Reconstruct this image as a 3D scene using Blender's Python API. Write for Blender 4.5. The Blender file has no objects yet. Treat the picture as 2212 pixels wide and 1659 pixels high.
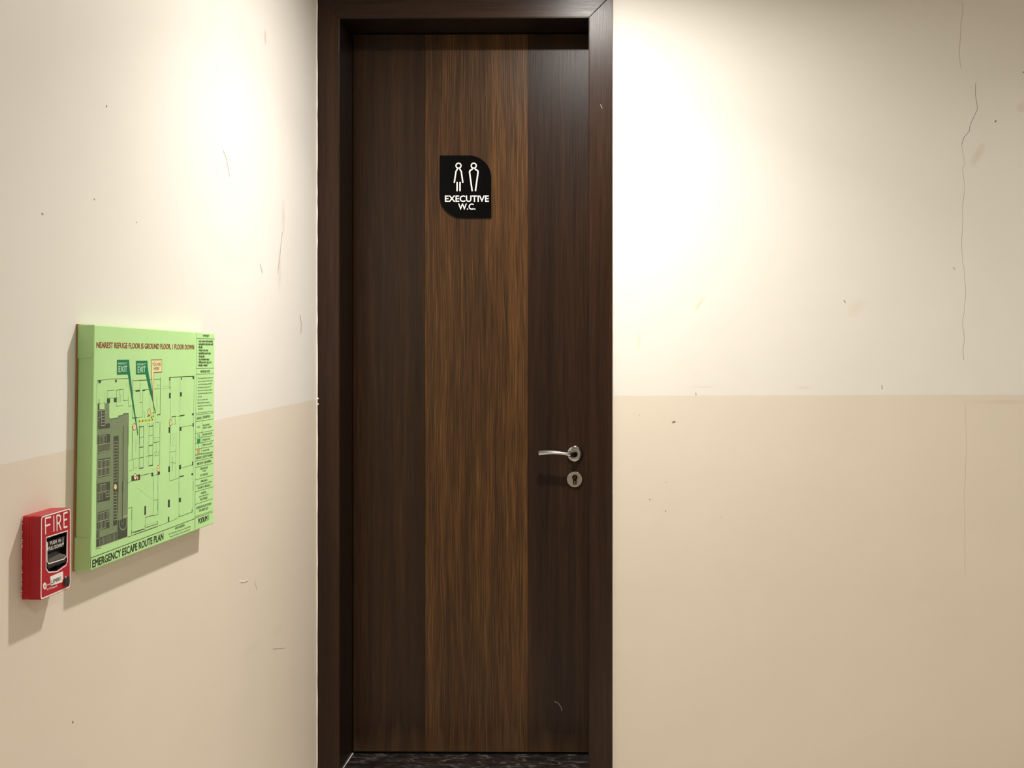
import bpy, bmesh, math, random
from mathutils import Vector
from mathutils.geometry import tessellate_polygon

S = bpy.context.scene
COL = S.collection

# ------------------------------------------------------------------ camera
IMG_W, IMG_H = 2212, 1659
F = 2450.0                       # focal length in photo pixels
PPX, PPY = 1314.0, 745.0         # principal point (photo was keystone-corrected)
YAW = math.radians(0.6)
CAM_D, CAM_H = 3.48, 1.335
cd = bpy.data.cameras.new('camera')
cam = bpy.data.objects.new('camera', cd); COL.objects.link(cam)
cam.location = (0, -CAM_D, CAM_H)
cam.rotation_euler = (math.radians(90), 0, YAW)
cd.sensor_fit = 'HORIZONTAL'; cd.sensor_width = 36.0
cd.lens = F / IMG_W * 36.0
cd.shift_x = -(PPX - IMG_W / 2) / IMG_W
cd.shift_y = -(IMG_H / 2 - PPY) / IMG_W
cd.clip_start = 0.05
S.camera = cam

# ------------------------------------------------------------------ light
w = bpy.data.worlds.new('world'); S.world = w; w.use_nodes = True
w.node_tree.nodes['Background'].inputs[0].default_value = (1, 0.93, 0.84, 1)
w.node_tree.nodes['Background'].inputs[1].default_value = 0.0
S.view_settings.view_transform = 'Standard'
S.view_settings.look = 'None'
S.view_settings.gamma = 1.0
S.view_settings.use_curve_mapping = False
S.view_settings.exposure = 0.32
WARM = (1.0, 0.955, 0.895)
CEIL_Z = 2.585
#            x      y      watts  beam spread
LIGHTS = [(-0.11, -0.72, 20.5, 164, 6.5, 116),     # last two: narrower reflector beam
          (2.25, -0.85, 9.0, 148, 0, 0),  # added fill lamp out of view, lifts the right side
          (0.75, -3.60, 13.0, 150, 0, 0)]  # added fill lamp behind the viewer, softens the shadows

# ------------------------------------------------------------------ helpers
def ray(px, py):
    r = Vector((math.cos(YAW), math.sin(YAW), 0)); f = Vector((-math.sin(YAW), math.cos(YAW), 0))
    return f * F + r * (px - PPX) + Vector((0, 0, 1)) * (PPY - py)
CAM = Vector((0, -CAM_D, CAM_H))
def at_Y(px, py, Y):
    d = ray(px, py); return CAM + d * ((Y + CAM_D) / d.y)
def at_X(px, py, X):
    d = ray(px, py); return CAM + d * (X / d.x)

def lin(c):
    return tuple((x / 255 / 12.92) if x / 255 <= 0.04045 else ((x / 255 + 0.055) / 1.055) ** 2.4 for x in c) + (1,)

class NT:
    def __init__(s, name):
        s.m = bpy.data.materials.new(name); s.m.use_nodes = True
        s.t = s.m.node_tree; s.b = s.t.nodes['Principled BSDF']
    def n(s, typ, **kw):
        nd = s.t.nodes.new(typ)
        for k, v in kw.items():
            if k.startswith('i_'):
                key = k[2:]; key = int(key) if key.isdigit() else key
                if hasattr(v, 'is_output') or isinstance(v, bpy.types.NodeSocket): s.t.links.new(v, nd.inputs[key])
                else: nd.inputs[key].default_value = v
            else: setattr(nd, k, v)
        return nd
    def link(s, a, b): s.t.links.new(a, b)
    def math(s, op, a, b=None, clamp=False):
        nd = s.t.nodes.new('ShaderNodeMath'); nd.operation = op; nd.use_clamp = clamp
        for i, v in enumerate((a, b)):
            if v is None: continue
            if isinstance(v, bpy.types.NodeSocket): s.t.links.new(v, nd.inputs[i])
            else: nd.inputs[i].default_value = v
        return nd.outputs[0]
    def mix(s, fac, a, b, mode='MIX'):
        nd = s.t.nodes.new('ShaderNodeMix'); nd.data_type = 'RGBA'; nd.blend_type = mode
        for i, v in ((0, fac), (6, a), (7, b)):
            if isinstance(v, bpy.types.NodeSocket): s.t.links.new(v, nd.inputs[i])
            else: nd.inputs[i].default_value = v
        return nd.outputs[2]
    def ramp(s, fac, stops):
        nd = s.t.nodes.new('ShaderNodeValToRGB'); el = nd.color_ramp.elements
        while len(el) < len(stops): el.new(0.5)
        for e, (p, c) in zip(el, stops): e.position = p; e.color = c
        s.t.links.new(fac, nd.inputs[0]); return nd.outputs[0]

def plain(name, rgb, rough=0.5, metal=0.0, spec=0.5, var=0.04, scale=60.0):
    k = NT(name)
    tc = k.n('ShaderNodeTexCoord')
    nz = k.n('ShaderNodeTexNoise', i_Vector=tc.outputs['Object'], i_Scale=scale, i_Detail=3.0)
    c = lin(rgb)
    lo = tuple(max(0, x * (1 - var)) for x in c[:3]) + (1,); hi = tuple(min(1, x * (1 + var)) for x in c[:3]) + (1,)
    col = k.ramp(nz.outputs[0], [(0.3, lo), (0.7, hi)])
    k.link(col, k.b.inputs['Base Color'])
    k.b.inputs['Roughness'].default_value = rough; k.b.inputs['Metallic'].default_value = metal
    k.b.inputs['Specular IOR Level'].default_value = spec
    return k.m

def wood(name, dark, mid, light, axis='Z', seed=0.0, coarse=0.35, fine=1.0, rough=0.36, spec=0.27, scuff=None):
    """Straight stained veneer: long stretched bands, cathedral waves and fine pore lines."""
    k = NT(name)
    geo = k.n('ShaderNodeNewGeometry')
    sep = k.n('ShaderNodeSeparateXYZ', i_0=geo.outputs['Position'])
    along = sep.outputs['Z'] if axis == 'Z' else sep.outputs['X']
    if axis == 'Z': across = k.math('ADD', sep.outputs['X'], sep.outputs['Y'])
    else: across = k.math('ADD', sep.outputs['Z'], sep.outputs['Y'])
    def coords(sa, sl, off):
        a = k.math('MULTIPLY', across, sa); l = k.math('MULTIPLY', along, sl)
        return k.n('ShaderNodeCombineXYZ', i_0=a, i_1=l, i_2=seed + off).outputs[0]
    wob = k.n('ShaderNodeTexNoise', i_Vector=coords(5, 1.3, 3.0), i_Scale=1.0, i_Detail=2.0)
    across_w = k.math('ADD', across, k.math('MULTIPLY', k.math('SUBTRACT', wob.outputs[0], 0.5), 0.035))
    def coords_w(sa, sl, off):
        a = k.math('MULTIPLY', across_w, sa); l = k.math('MULTIPLY', along, sl)
        return k.n('ShaderNodeCombineXYZ', i_0=a, i_1=l, i_2=seed + off).outputs[0]
    big = k.n('ShaderNodeTexNoise', i_Vector=coords_w(14, 0.45, 0.0), i_Scale=1.0, i_Detail=3.0)
    band = k.n('ShaderNodeTexNoise', i_Vector=coords_w(75, 1.1, 5.0), i_Scale=1.0, i_Detail=4.0, i_Roughness=0.6)
    pore = k.n('ShaderNodeTexNoise', i_Vector=coords_w(520, 6.0, 9.0), i_Scale=1.0, i_Detail=3.0, i_Roughness=0.65)
    v = k.math('ADD', k.math('MULTIPLY', big.outputs[0], 0.45), k.math('MULTIPLY', band.outputs[0], coarse))
    v = k.math('ADD', v, k.math('MULTIPLY', k.math('SUBTRACT', pore.outputs[0], 0.5), 0.55 * fine))
    v = k.math('ADD', v, 0.5 - 0.225 - coarse / 2)
    col = k.ramp(v, [(0.30, lin(dark)), (0.5, lin(mid)), (0.72, lin(light))])
    rgh = k.math('ADD', k.math('MULTIPLY', pore.outputs[0], 0.16), rough - 0.08)
    if scuff is not None:
        # worn, pale kick band low on the leaf (its own ragged shape)
        nz = k.n('ShaderNodeTexNoise', i_Vector=coords(26, 3.0, 20.0), i_Scale=1.0, i_Detail=5.0)
        h = k.math('MULTIPLY', k.math('SUBTRACT', k.math('ADD', scuff, k.math('MULTIPLY', nz.outputs[0], 0.10)), along), 14.0, True)
        h = k.math('MULTIPLY', h, k.math('MULTIPLY', nz.outputs[0], 0.75))
        col = k.mix(h, col, lin((104, 82, 60)))
    k.link(col, k.b.inputs['Base Color']); k.link(rgh, k.b.inputs['Roughness'])
    k.b.inputs['Specular IOR Level'].default_value = spec
    bp = k.n('ShaderNodeBump', i_Strength=0.12 * fine, i_Distance=0.002, i_Height=pore.outputs[0])
    k.link(bp.outputs[0], k.b.inputs['Normal'])
    return k.m

def wall_paint(name, axis, z0, slope, upper, lower, stains=()):
    """Two-tone wall paint; the tones meet along z = z0 + slope * axis. stains: (a, z, ra, rz, strength, rgb)"""
    k = NT(name)
    geo = k.n('ShaderNodeNewGeometry')
    sep = k.n('ShaderNodeSeparateXYZ', i_0=geo.outputs['Position'])
    a = sep.outputs[axis]; z = sep.outputs['Z']
    edge = k.n('ShaderNodeTexNoise', i_Vector=geo.outputs['Position'], i_Scale=7.0, i_Detail=4.0)
    line = k.math('ADD', k.math('MULTIPLY', a, slope), z0)
    line = k.math('ADD', line, k.math('MULTIPLY', k.math('SUBTRACT', edge.outputs[0], 0.5), 0.004))
    fac = k.math('ADD', k.math('MULTIPLY', k.math('SUBTRACT', z, line), 700.0), 0.5, True)
    blot = k.n('ShaderNodeTexNoise', i_Vector=geo.outputs['Position'], i_Scale=2.6, i_Detail=4.0, i_Roughness=0.55)
    up = k.ramp(blot.outputs[0], [(0.3, lin(tuple(x * 0.985 for x in upper))), (0.7, lin(upper))])
    lo = k.ramp(blot.outputs[0], [(0.3, lin(tuple(x * 0.985 for x in lower))), (0.7, lin(lower))])
    col = k.mix(fac, lo, up)
    smr = k.n('ShaderNodeTexNoise', i_Vector=geo.outputs['Position'], i_Scale=30.0, i_Detail=4.0)
    for (sa, sz, ra, rz, st, rgb, tilt) in stains:
        da = k.math('SUBTRACT', a, sa); dz = k.math('SUBTRACT', z, sz)
        da2 = k.math('ADD', da, k.math('MULTIPLY', dz, tilt))
        q = k.math('ADD', k.math('POWER', k.math('ABSOLUTE', k.math('DIVIDE', da2, ra)), 2.0),
                   k.math('POWER', k.math('ABSOLUTE', k.math('DIVIDE', dz, rz)), 2.0))
        m = k.math('SUBTRACT', 1.15, k.math('ADD', q, k.math('MULTIPLY', smr.outputs[0], 0.6)), True)
        col = k.mix(k.math('MULTIPLY', m, st), col, lin(rgb))
    k.link(col, k.b.inputs['Base Color'])
    k.b.inputs['Roughness'].default_value = 0.5
    k.b.inputs['Specular IOR Level'].default_value = 0.3
    fb = k.n('ShaderNodeTexNoise', i_Vector=geo.outputs['Position'], i_Scale=9.0, i_Detail=3.0)
    bp = k.n('ShaderNodeBump', i_Strength=0.05, i_Distance=0.02, i_Height=fb.outputs[0])
    k.link(bp.outputs[0], k.b.inputs['Normal'])
    return k.m

def marble(name):
    k = NT(name)
    geo = k.n('ShaderNodeNewGeometry')
    mp = k.n('ShaderNodeMapping', i_Vector=geo.outputs['Position']); mp.inputs['Scale'].default_value = (15, 34, 15); mp.inputs['Rotation'].default_value = (0, 0, 0.3)
    n1 = k.n('ShaderNodeTexNoise', i_Vector=mp.outputs[0], i_Scale=1.4, i_Detail=8.0, i_Roughness=0.68, i_Distortion=1.2)
    col = k.ramp(n1.outputs[0], [(0.40, lin((22, 19, 19))), (0.55, lin((46, 41, 40))), (0.63, lin((104, 98, 92))), (0.70, lin((40, 36, 35)))])
    k.link(col, k.b.inputs['Base Color']); k.b.inputs['Roughness'].default_value = 0.3
    return k.m

ORG = {}
class MB:
    """collects geometry in world coordinates"""
    def __init__(s): s.v = []; s.f = []
    def add(s, vs, fs):
        o = len(s.v); s.v += [Vector(x) for x in vs]; s.f += [tuple(i + o for i in f) for f in fs]; return s
    def box(s, x0, x1, y0, y1, z0, z1):
        return s.add([(x, y, z) for z in (z0, z1) for y in (y0, y1) for x in (x0, x1)],
                     [(0, 2, 3, 1), (4, 5, 7, 6), (0, 1, 5, 4), (2, 6, 7, 3), (0, 4, 6, 2), (1, 3, 7, 5)])
    def prism(s, loop, ext):
        """closed planar loop of points extruded by vector ext"""
        n = len(loop); ext = Vector(ext); a = [Vector(p) for p in loop]; b = [p + ext for p in a]
        tris = tessellate_polygon([a])
        fs = [tuple(t) for t in tris] + [tuple(i + n for i in reversed(t)) for t in tris]
        fs += [(i, (i + 1) % n, n + (i + 1) % n, n + i) for i in range(n)]
        return s.add(a + b, fs)
    def prism_hole(s, outer, hole, ext):
        n = len(outer); m = len(hole); ext = Vector(ext)
        a = [Vector(p) for p in outer] + [Vector(p) for p in hole]; b = [p + ext for p in a]; N = n + m
        tris = tessellate_polygon([a[:n], a[n:]])
        fs = [tuple(t) for t in tris] + [tuple(i + N for i in reversed(t)) for t in tris]
        fs += [(i, (i + 1) % n, N + (i + 1) % n, N + i) for i in range(n)]
        fs += [(n + i, n + (i + 1) % m, N + n + (i + 1) % m, N + n + i) for i in range(m)]
        return s.add(a + b, fs)
    def flat(s, loop):
        a = [Vector(p) for p in loop]
        return s.add(a, [tuple(t) for t in tessellate_polygon([a])])
    def lathe(s, base, axis, prof, seg=48):
        """prof: (distance along axis, radius)"""
        base = Vector(base); ax = Vector(axis).normalized()
        u = ax.orthogonal().normalized(); v = ax.cross(u); vs = []; fs = []
        for (d, r) in prof:
            for i in range(seg):
                t = 2 * math.pi * i / seg
                vs.append(base + ax * d + (u * math.cos(t) + v * math.sin(t)) * r)
        for j in range(len(prof) - 1):
            for i in range(seg):
                k = (i + 1) % seg
                fs.append((j * seg + i, j * seg + k, (j + 1) * seg + k, (j + 1) * seg + i))
        fs.append(tuple(range(seg - 1, -1, -1))); fs.append(tuple((len(prof) - 1) * seg + i for i in range(seg)))
        return s.add(vs, fs)
    def sweep(s, secs):
        """loft through closed sections with equal point counts, capped"""
        n = len(secs[0]); vs = [p for q in secs for p in q]; fs = []
        for j in range(len(secs) - 1):
            for i in range(n):
                k = (i + 1) % n; fs.append((j * n + i, j * n + k, (j + 1) * n + k, (j + 1) * n + i))
        fs.append(tuple(range(n - 1, -1, -1))); fs.append(tuple((len(secs) - 1) * n + i for i in range(n)))
        return s.add(vs, fs)
    def build(s, name, mat, parent=None, bevel=0.0, seg=2, smooth=False, origin=None):
        o0 = ORG[parent.name] if parent else (Vector(origin) if origin else Vector((0, 0, 0)))
        me = bpy.data.meshes.new(name)
        me.from_pydata([tuple(p - o0) for p in s.v], [], s.f)
        bm = bmesh.new(); bm.from_mesh(me)
        bmesh.ops.recalc_face_normals(bm, faces=bm.faces)
        if bevel > 0:
            ed = [e for e in bm.edges if len(e.link_faces) == 2 and e.calc_face_angle(0) > 0.6]
            bmesh.ops.bevel(bm, geom=ed, offset=bevel, segments=seg, affect='EDGES', profile=0.5, clamp_overlap=True)
        bm.to_mesh(me); bm.free()
        me.materials.append(mat)
        if smooth:
            for p in me.polygons: p.use_smooth = True
            try: me.set_sharp_from_angle(angle=math.radians(38))
            except Exception: pass
        o = bpy.data.objects.new(name, me); COL.objects.link(o)
        if parent: o.parent = parent
        else: o.location = o0
        ORG[o.name] = o0
        return o

def tag(o, label, cat=None, kind=None, group=None):
    o['label'] = label
    if cat: o['category'] = cat
    if kind: o['kind'] = kind
    if group: o['group'] = group
    return o
def empty(name, loc):
    o = bpy.data.objects.new(name, None); COL.objects.link(o); o.location = loc
    o.empty_display_size = 0.05; ORG[o.name] = Vector(loc); return o

# lettering -------------------------------------------------------------
_cap = {}
def text_mesh(s, bold):
    cu = bpy.data.curves.new('t', 'FONT'); cu.body = s; cu.size = 1.0; cu.offset = bold; cu.resolution_u = 3; cu.fill_mode = 'FRONT'
    o = bpy.data.objects.new('t', cu); COL.objects.link(o)
    dg = bpy.context.evaluated_depsgraph_get()
    me = bpy.data.meshes.new_from_object(o.evaluated_get(dg))
    vs = [v.co.copy() for v in me.vertices]; fs = [tuple(p.vertices) for p in me.polygons]
    bpy.data.objects.remove(o); bpy.data.curves.remove(cu); bpy.data.meshes.remove(me)
    return vs, fs
def cap_h(bold):
    if bold not in _cap:
        vs, _ = text_mesh('H', bold); _cap[bold] = max(v.y for v in vs)
    return _cap[bold]
def lettering(mb, s, A, B, cap, plane, bold=0.0):
    """text s with its baseline from photo point A to B (both on `plane`), cap height in photo pixels"""
    vs, fs = text_mesh(s, 0.0)
    if not vs: return
    x0 = min(v.x for v in vs); x1 = max(v.x for v in vs); ch = cap_h(0.0)
    pA, pB = plane(*A), plane(*B); up = (plane(A[0], A[1] - cap) - pA); nrm = (pB - pA).cross(up).normalized()
    b = bold * 0.8; wd = (x1 - x0) + 2 * b
    strikes = [(0, 0)] if b == 0 else [(0, 0), (b, 0), (-b, 0), (0, b), (0, -b), (b * 0.7, b * 0.7), (-b * 0.7, -b * 0.7), (b * 0.7, -b * 0.7), (-b * 0.7, b * 0.7)]
    for n, (ox, oy) in enumerate(strikes):      # heavier weight: the outline struck again a hair to each side
        mb.add([pA + (pB - pA) * ((v.x - x0 + b + ox) / wd) + up * ((v.y + oy) / ch) + nrm * (n * 4e-6) for v in vs], fs)

_lay = [0]
def strip(mb, pts, width, nrm, cap=False):
    """flat mitred ribbon along world points lying in the plane with normal nrm"""
    nrm = Vector(nrm).normalized(); _lay[0] += 1
    lift = nrm * (1.2e-6 * (_lay[0] % 40))
    P = [Vector(pts[0])]
    for p in pts[1:]:
        if (Vector(p) - P[-1]).length > 1e-6: P.append(Vector(p))
    if len(P) < 2: return
    closed = (P[0] - P[-1]).length < 1e-6
    h = width / 2; D = [(b - a).normalized() for a, b in zip(P, P[1:])]; N = [d.cross(nrm).normalized() for d in D]
    Ls, Rs = [], []
    for i, p in enumerate(P):
        if closed and i in (0, len(P) - 1): n0, n1 = N[-1], N[0]
        else: n0, n1 = N[max(i - 1, 0)], N[min(i, len(N) - 1)]
        m = n0 + n1; m = m.normalized() if m.length > 1e-6 else n1
        k = h / max(0.45, m.dot(n1)); Ls.append(p - m * k + lift); Rs.append(p + m * k + lift)
    n = len(P)
    mb.add(Ls + Rs, [(i, i + 1, n + i + 1, n + i) for i in range(n - 1)])
    if cap:
        for c, d, nn in ((P[0], -D[0], N[0]), (P[-1], D[-1], N[-1])):
            mb.flat([c + lift + nn * h * math.cos(t) + d * h * math.sin(t) for t in [math.pi * q / 10 for q in range(11)]])

# ------------------------------------------------------------------ measured planes
XL = at_Y(684, 800, 0).x                        # left wall plane
XI0 = at_Y(734, 800, 0).x; XI1 = at_Y(1271.5, 800, 0).x
XC1 = at_Y(1323, 800, 0).x                      # right outer edge of casing
ZH = at_Y(1003, 39.5, 0).z                      # underside of head casing
d_ = ray(762, 800); YD = XI0 * d_.y / d_.x - CAM_D   # door leaf face
WALL_Y = 0.009                                  # plaster face behind casing front (casing stands proud)
ROOM_X1, ROOM_Y0 = 2.6, -5.2
ZDB = at_Y(1010, 1624, YD).z                    # underside of leaf
ZFL = ZDB - 0.006                               # threshold top

# ------------------------------------------------------------------ materials
ul, ur = at_X(0, 1003, XL), at_X(684, 863, XL)
sl = (ur.z - ul.z) / (ur.y - ul.y)
rl, rr = at_Y(1323, 855, WALL_Y), at_Y(2212, 852.4, WALL_Y)
srr = (rr.z - rl.z) / (rr.x - rl.x)
UP, LO = (234, 230, 222), (228, 217, 201)
def sx(px, py): p = at_Y(px, py, WALL_Y); return p.x, p.z
def sy(px, py): p = at_X(px, py, XL); return p.y, p.z
dirt = (196, 172, 146); yel = (214, 196, 140); grey = (172, 160, 142)
R_st = [(*sx(2112, 335), 0.020, 0.045, 0.35, dirt, -0.45), (*sx(1512, 655), 0.010, 0.03, 0.45, yel, -0.6),
        (*sx(1850, 665), 0.03, 0.04, 0.22, yel, -0.5), (*sx(1520, 836), 0.05, 0.004, 0.4, yel, 0), (*sx(1738, 838), 0.03, 0.004, 0.4, yel, 0),
        (*sx(1380, 735), 0.008, 0.03, 0.3, yel, 0), (*sx(2165, 868), 0.14, 0.010, 0.22, dirt, 0), (*sx(2205, 232), 0.02, 0.02, 0.3, dirt, 0)]
L_st = [(*sy(573, 80), 0.012, 0.026, 0.7, dirt, 0), (*sy(612, 470), 0.02, 0.07, 0.3, grey, 0), (*sy(604, 580), 0.02, 0.08, 0.25, grey, 0),
        (*sy(545, 1400), 0.11, 0.02, 0.10, grey, 0), (*sy(600, 1362), 0.06, 0.02, 0.10, grey, 0)]
M_wall_l = wall_paint('paint_left', 'Y', ur.z - sl * ur.y, sl, UP, LO, L_st)
M_wall_b = wall_paint('paint_back', 'X', rl.z - srr * rl.x, srr, UP, LO, R_st)
M_ceil = plain('ceiling_white', (226, 222, 214), 0.8)
M_floor = plain('floor_tile', (196, 188, 176), 0.35, var=0.06, scale=8)
M_marble = marble('dark_marble')
M_caulk = plain('white_caulk', (240, 234, 222), 0.5)
M_case = wood('casing_wood', (27, 15, 8), (46, 28, 17), (70, 45, 27), 'Z', 1.0, 0.30, 0.8, 0.30)
M_caseh = wood('casing_wood_head', (30, 18, 11), (50, 32, 22), (74, 49, 34), 'X', 4.0, 0.30, 0.8, 0.30)
M_lin = wood('lining_wood_shaded', (15, 9, 6), (26, 16, 10), (38, 24, 16), 'Z', 7.0, 0.30, 0.8, 0.34)  # darker than the casing: the reveal's shade is put into the colour
M_d1 = wood('veneer_side', (24, 14, 7), (45, 28, 15), (74, 48, 26), 'Z', 11.0, 0.36, 0.9, 0.34, scuff=ZFL + 0.03)
M_d2 = wood('veneer_centre', (37, 23, 11), (66, 43, 22), (110, 75, 39), 'Z', 21.3, 0.26, 1.4, 0.36, scuff=ZFL + 0.03)
M_d3 = wood('veneer_lock_side', (23, 13, 7), (43, 26, 15), (70, 45, 25), 'Z', 33.7, 0.36, 0.9, 0.34, scuff=ZFL + 0.03)
M_dark = plain('gap_shade', (8, 7, 6), 0.9, spec=0.1)  # near-black stands in for shade in the keyhole and behind the door
M_chrome = plain('chrome', (196, 194, 192), 0.10, 1.0, var=0.01)
M_chrome2 = plain('satin_chrome', (196, 186, 176), 0.20, 1.0, var=0.02)
M_black = plain('black_acrylic', (5, 5, 6), 0.2, spec=0.16)
M_white = plain('white_print', (244, 240, 234), 0.5, var=0.01)
M_red = plain('red_plastic', (188, 24, 36), 0.42, spec=0.4)
M_redp = plain('red_face', (178, 20, 40), 0.38, spec=0.4)
M_blk = plain('black_plastic', (20, 19, 21), 0.35)
M_gry = plain('grey_plastic', (96, 90, 86), 0.4)
M_green = plain('green_canvas', (186, 232, 158), 0.55, var=0.025, scale=14)
M_wood_back = plain('backing_wood', (176, 128, 78), 0.7)
P_line = plain('print_line', (52, 68, 44), 0.6)
P_dark = plain('print_dark', (58, 66, 56), 0.6)
P_grey = plain('print_grey', (122, 140, 104), 0.6)
P_bay = plain('print_bay', (66, 74, 58), 0.6)
P_pale = plain('print_pale', (196, 208, 166), 0.6)
P_faint = plain('print_faint', (158, 186, 120), 0.6)
P_green = plain('print_green', (0, 118, 78), 0.55)
P_red = plain('print_red', (158, 58, 36), 0.6)
P_text = plain('print_black', (38, 50, 34), 0.6)
P_cream = plain('print_cream', (226, 226, 168), 0.6)
P_yel = plain('print_yellow', (216, 212, 70), 0.6)
P_org = plain('print_orange', (206, 148, 96), 0.6)
M_mark = plain('pencil_mark', (92, 80, 66), 0.8)
M_scuff = plain('faint_mark', (176, 160, 138), 0.7)

# ------------------------------------------------------------------ setting
T = 0.16
fl = MB().box(XL - T, ROOM_X1 + T, ROOM_Y0 - T, 0.23, -0.1, 0.0).build('floor', M_floor)
tag(fl, 'beige tiled corridor floor in front of the door', 'floor', 'structure')
ce = MB().box(XL - T, ROOM_X1 + T, ROOM_Y0 - T, 0.4, CEIL_Z, CEIL_Z + 0.1).build('ceiling', M_ceil)
tag(ce, 'plain white corridor ceiling above the door', 'ceiling', 'structure')
wl = MB().box(XL - T, XL, ROOM_Y0 - T, 0.4, 0, CEIL_Z).build('wall_left', M_wall_l)
tag(wl, 'two-tone cream and beige wall carrying the green plan and fire call point', 'wall', 'structure')
wb = MB().box(XI1 + 0.022, ROOM_X1, WALL_Y, 0.24, 0, CEIL_Z).box(XL, XI1 + 0.022, WALL_Y, 0.24, ZH + 0.024, CEIL_Z) \
    .box(XL, XI0 - 0.022, WALL_Y, 0.24, 0, ZH + 0.024).build('wall_back', M_wall_b)
tag(wb, 'two-tone cream and beige cracked wall around the brown door', 'wall', 'structure')
wr = MB().box(ROOM_X1, ROOM_X1 + T, ROOM_Y0 - T, 0.4, 0, CEIL_Z).build('wall_right', M_ceil)
tag(wr, 'plain wall closing the corridor beyond the right picture edge', 'wall', 'structure')
wf = MB().box(XL - T, ROOM_X1 + T, ROOM_Y0 - T, ROOM_Y0, 0, CEIL_Z).build('wall_front', M_ceil)
tag(wf, 'plain wall of the corridor behind the viewer', 'wall', 'structure')
vd = MB().box(XL, XI1 + 0.1, 0.24, 0.26, 0, ZH + 0.1).build('wall_behind_door', M_dark)
tag(vd, 'near-black panel standing in for the unlit space behind the brown door', 'wall', 'structure')

# cracks and marks on the plaster: children of the walls
def crack(pts, plane, width, nrm, parent, name, mat, jit=0.0006):
    mb = MB(); rnd = random.Random(len(pts)); W = [plane(*p) for p in pts]; out = [W[0]]
    for a, b in zip(W, W[1:]):
        n = max(1, int((b - a).length / 0.02))
        for i in range(1, n + 1):
            q = a.lerp(b, i / n)
            if i < n: q = q + Vector((rnd.uniform(-jit, jit) * (1 - abs(nrm[0])), rnd.uniform(-jit, jit) * (1 - abs(nrm[1])), 0))
            out.append(q)
    strip(mb, out, width, nrm); return mb.build(name, mat, parent)
pb = lambda x, y: at_Y(x, y, WALL_Y - 0.0003)
pl = lambda x, y: at_X(x, y, XL + 0.0003)
Z_ = lambda q: [(1700 + x / 2.369, y / 2.37) for x, y in q]
crack(Z_([(895, 10), (902, 55), (890, 120), (887, 200), (881, 268), (886, 320), (890, 350)]), pb, 0.0009, (0, -1, 0), wb, 'crack', M_scuff)
crack(Z_([(966, 425), (964, 480), (976, 555), (937, 640), (933, 672), (905, 705), (894, 740)]), pb, 0.0010, (0, -1, 0), wb, 'crack', M_mark)
crack(Z_([(894, 740), (900, 790), (912, 838), (897, 860), (910, 950), (898, 1070), (900, 1140), (893, 1230), (897, 1330), (908, 1390), (915, 1510), (907, 1600), (895, 1659)]), pb, 0.0007, (0, -1, 0), wb, 'crack', M_scuff)
crack([(2079, 700), (2084, 730), (2080, 755), (2082, 778)], pb, 0.0009, (0, -1, 0), wb, 'crack', M_scuff)
crack([(2086, 870), (2088, 980), (2083, 1060), (2085, 1250)], pb, 0.0003, (0, -1, 0), wb, 'crack', M_scuff)
for q, wd, mt in [([(1452, 914), (1459, 911), (1453, 911)], 0.0025, M_mark), ([(1905, 832), (1906, 841)], 0.0015, M_mark),
              ([(1823, 648), (1826, 654)], 0.002, M_mark), ([(1503, 848), (1504, 854)], 0.0015, M_mark), ([(2149, 264), (2152, 260)], 0.003, M_mark),
              ([(2059, 577), (2063, 583)], 0.002, M_scuff), ([(1403, 1078), (1404.5, 1080)], 0.0022, M_mark), ([(1437, 1103), (1438.5, 1105)], 0.0022, M_mark),
              ([(1438, 1041), (1439.5, 1042)], 0.002, M_scuff), ([(1381, 897), (1382.5, 898)], 0.002, M_scuff), ([(1882, 1580), (1884, 1582)], 0.003, M_caulk),
              ([(1558, 1115), (1559, 1120)], 0.001, M_scuff), ([(2210, 155), (2212, 157)], 0.003, M_mark)]:
    crack(q, pb, wd, (0, -1, 0), wb, 'scuff_mark', mt, 0)
for q, wd, mt in [([(482, 324), (490, 345), (496, 382)], 0.0022, M_scuff), ([(562, 570), (567, 590)], 0.003, M_scuff), ([(230, 228), (231, 231)], 0.004, M_mark),
              ([(203, 429), (205, 432)], 0.003, M_scuff), ([(90, 461), (94, 463)], 0.003, M_scuff), ([(295, 479), (296, 481)], 0.003, M_scuff),
              ([(648, 680), (651, 700), (650, 720)], 0.004, M_scuff), ([(610, 500), (604, 560), (600, 590)], 0.003, M_scuff), ([(157, 1559), (158.5, 1561)], 0.003, M_mark),
              ([(517, 1253), (523, 1257), (530, 1256), (536, 1253)], 0.006, M_caulk), ([(520, 1258), (528, 1258), (536, 1255)], 0.0025, M_scuff),
              ([(550, 1255), (556, 1275)], 0.001, M_scuff), ([(590, 1402), (615, 1400)], 0.0016, M_scuff)]:
    crack(q, pl, wd, (1, 0, 0), wl, 'scuff_mark', mt, 0)

# ------------------------------------------------------------------ door frame
frame = tag(empty('trim_1', (XI0, 0, 0)), 'dark brown wooden door frame with mitred head', 'door frame', 'structure')
CW = XC1 - XI1; e = 0.0025
xo0, xo1 = XL + 0.001, XC1
zt = ZH + CW
yb = WALL_Y - 0.0005
MB().prism([(xo0, 0, 0), (XI0 - e, 0, 0), (XI0 - e, 0, ZH + e), (xo0, 0, zt)], (0, yb, 0)).build('jamb_casing', M_case, frame, 0.0012)
MB().prism([(XI1 + e, 0, 0), (xo1, 0, 0), (xo1, 0, zt), (XI1 + e, 0, ZH + e)], (0, yb, 0)).build('jamb_casing', M_case, frame, 0.0012)
MB().prism([(xo0 + 0.0006, 0, zt), (XI0 - e + 0.0006, 0, ZH + e), (XI1 + e - 0.0006, 0, ZH + e), (xo1 - 0.0006, 0, zt)], (0, yb, 0)).build('head_casing', M_caseh, frame, 0.0012)
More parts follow.
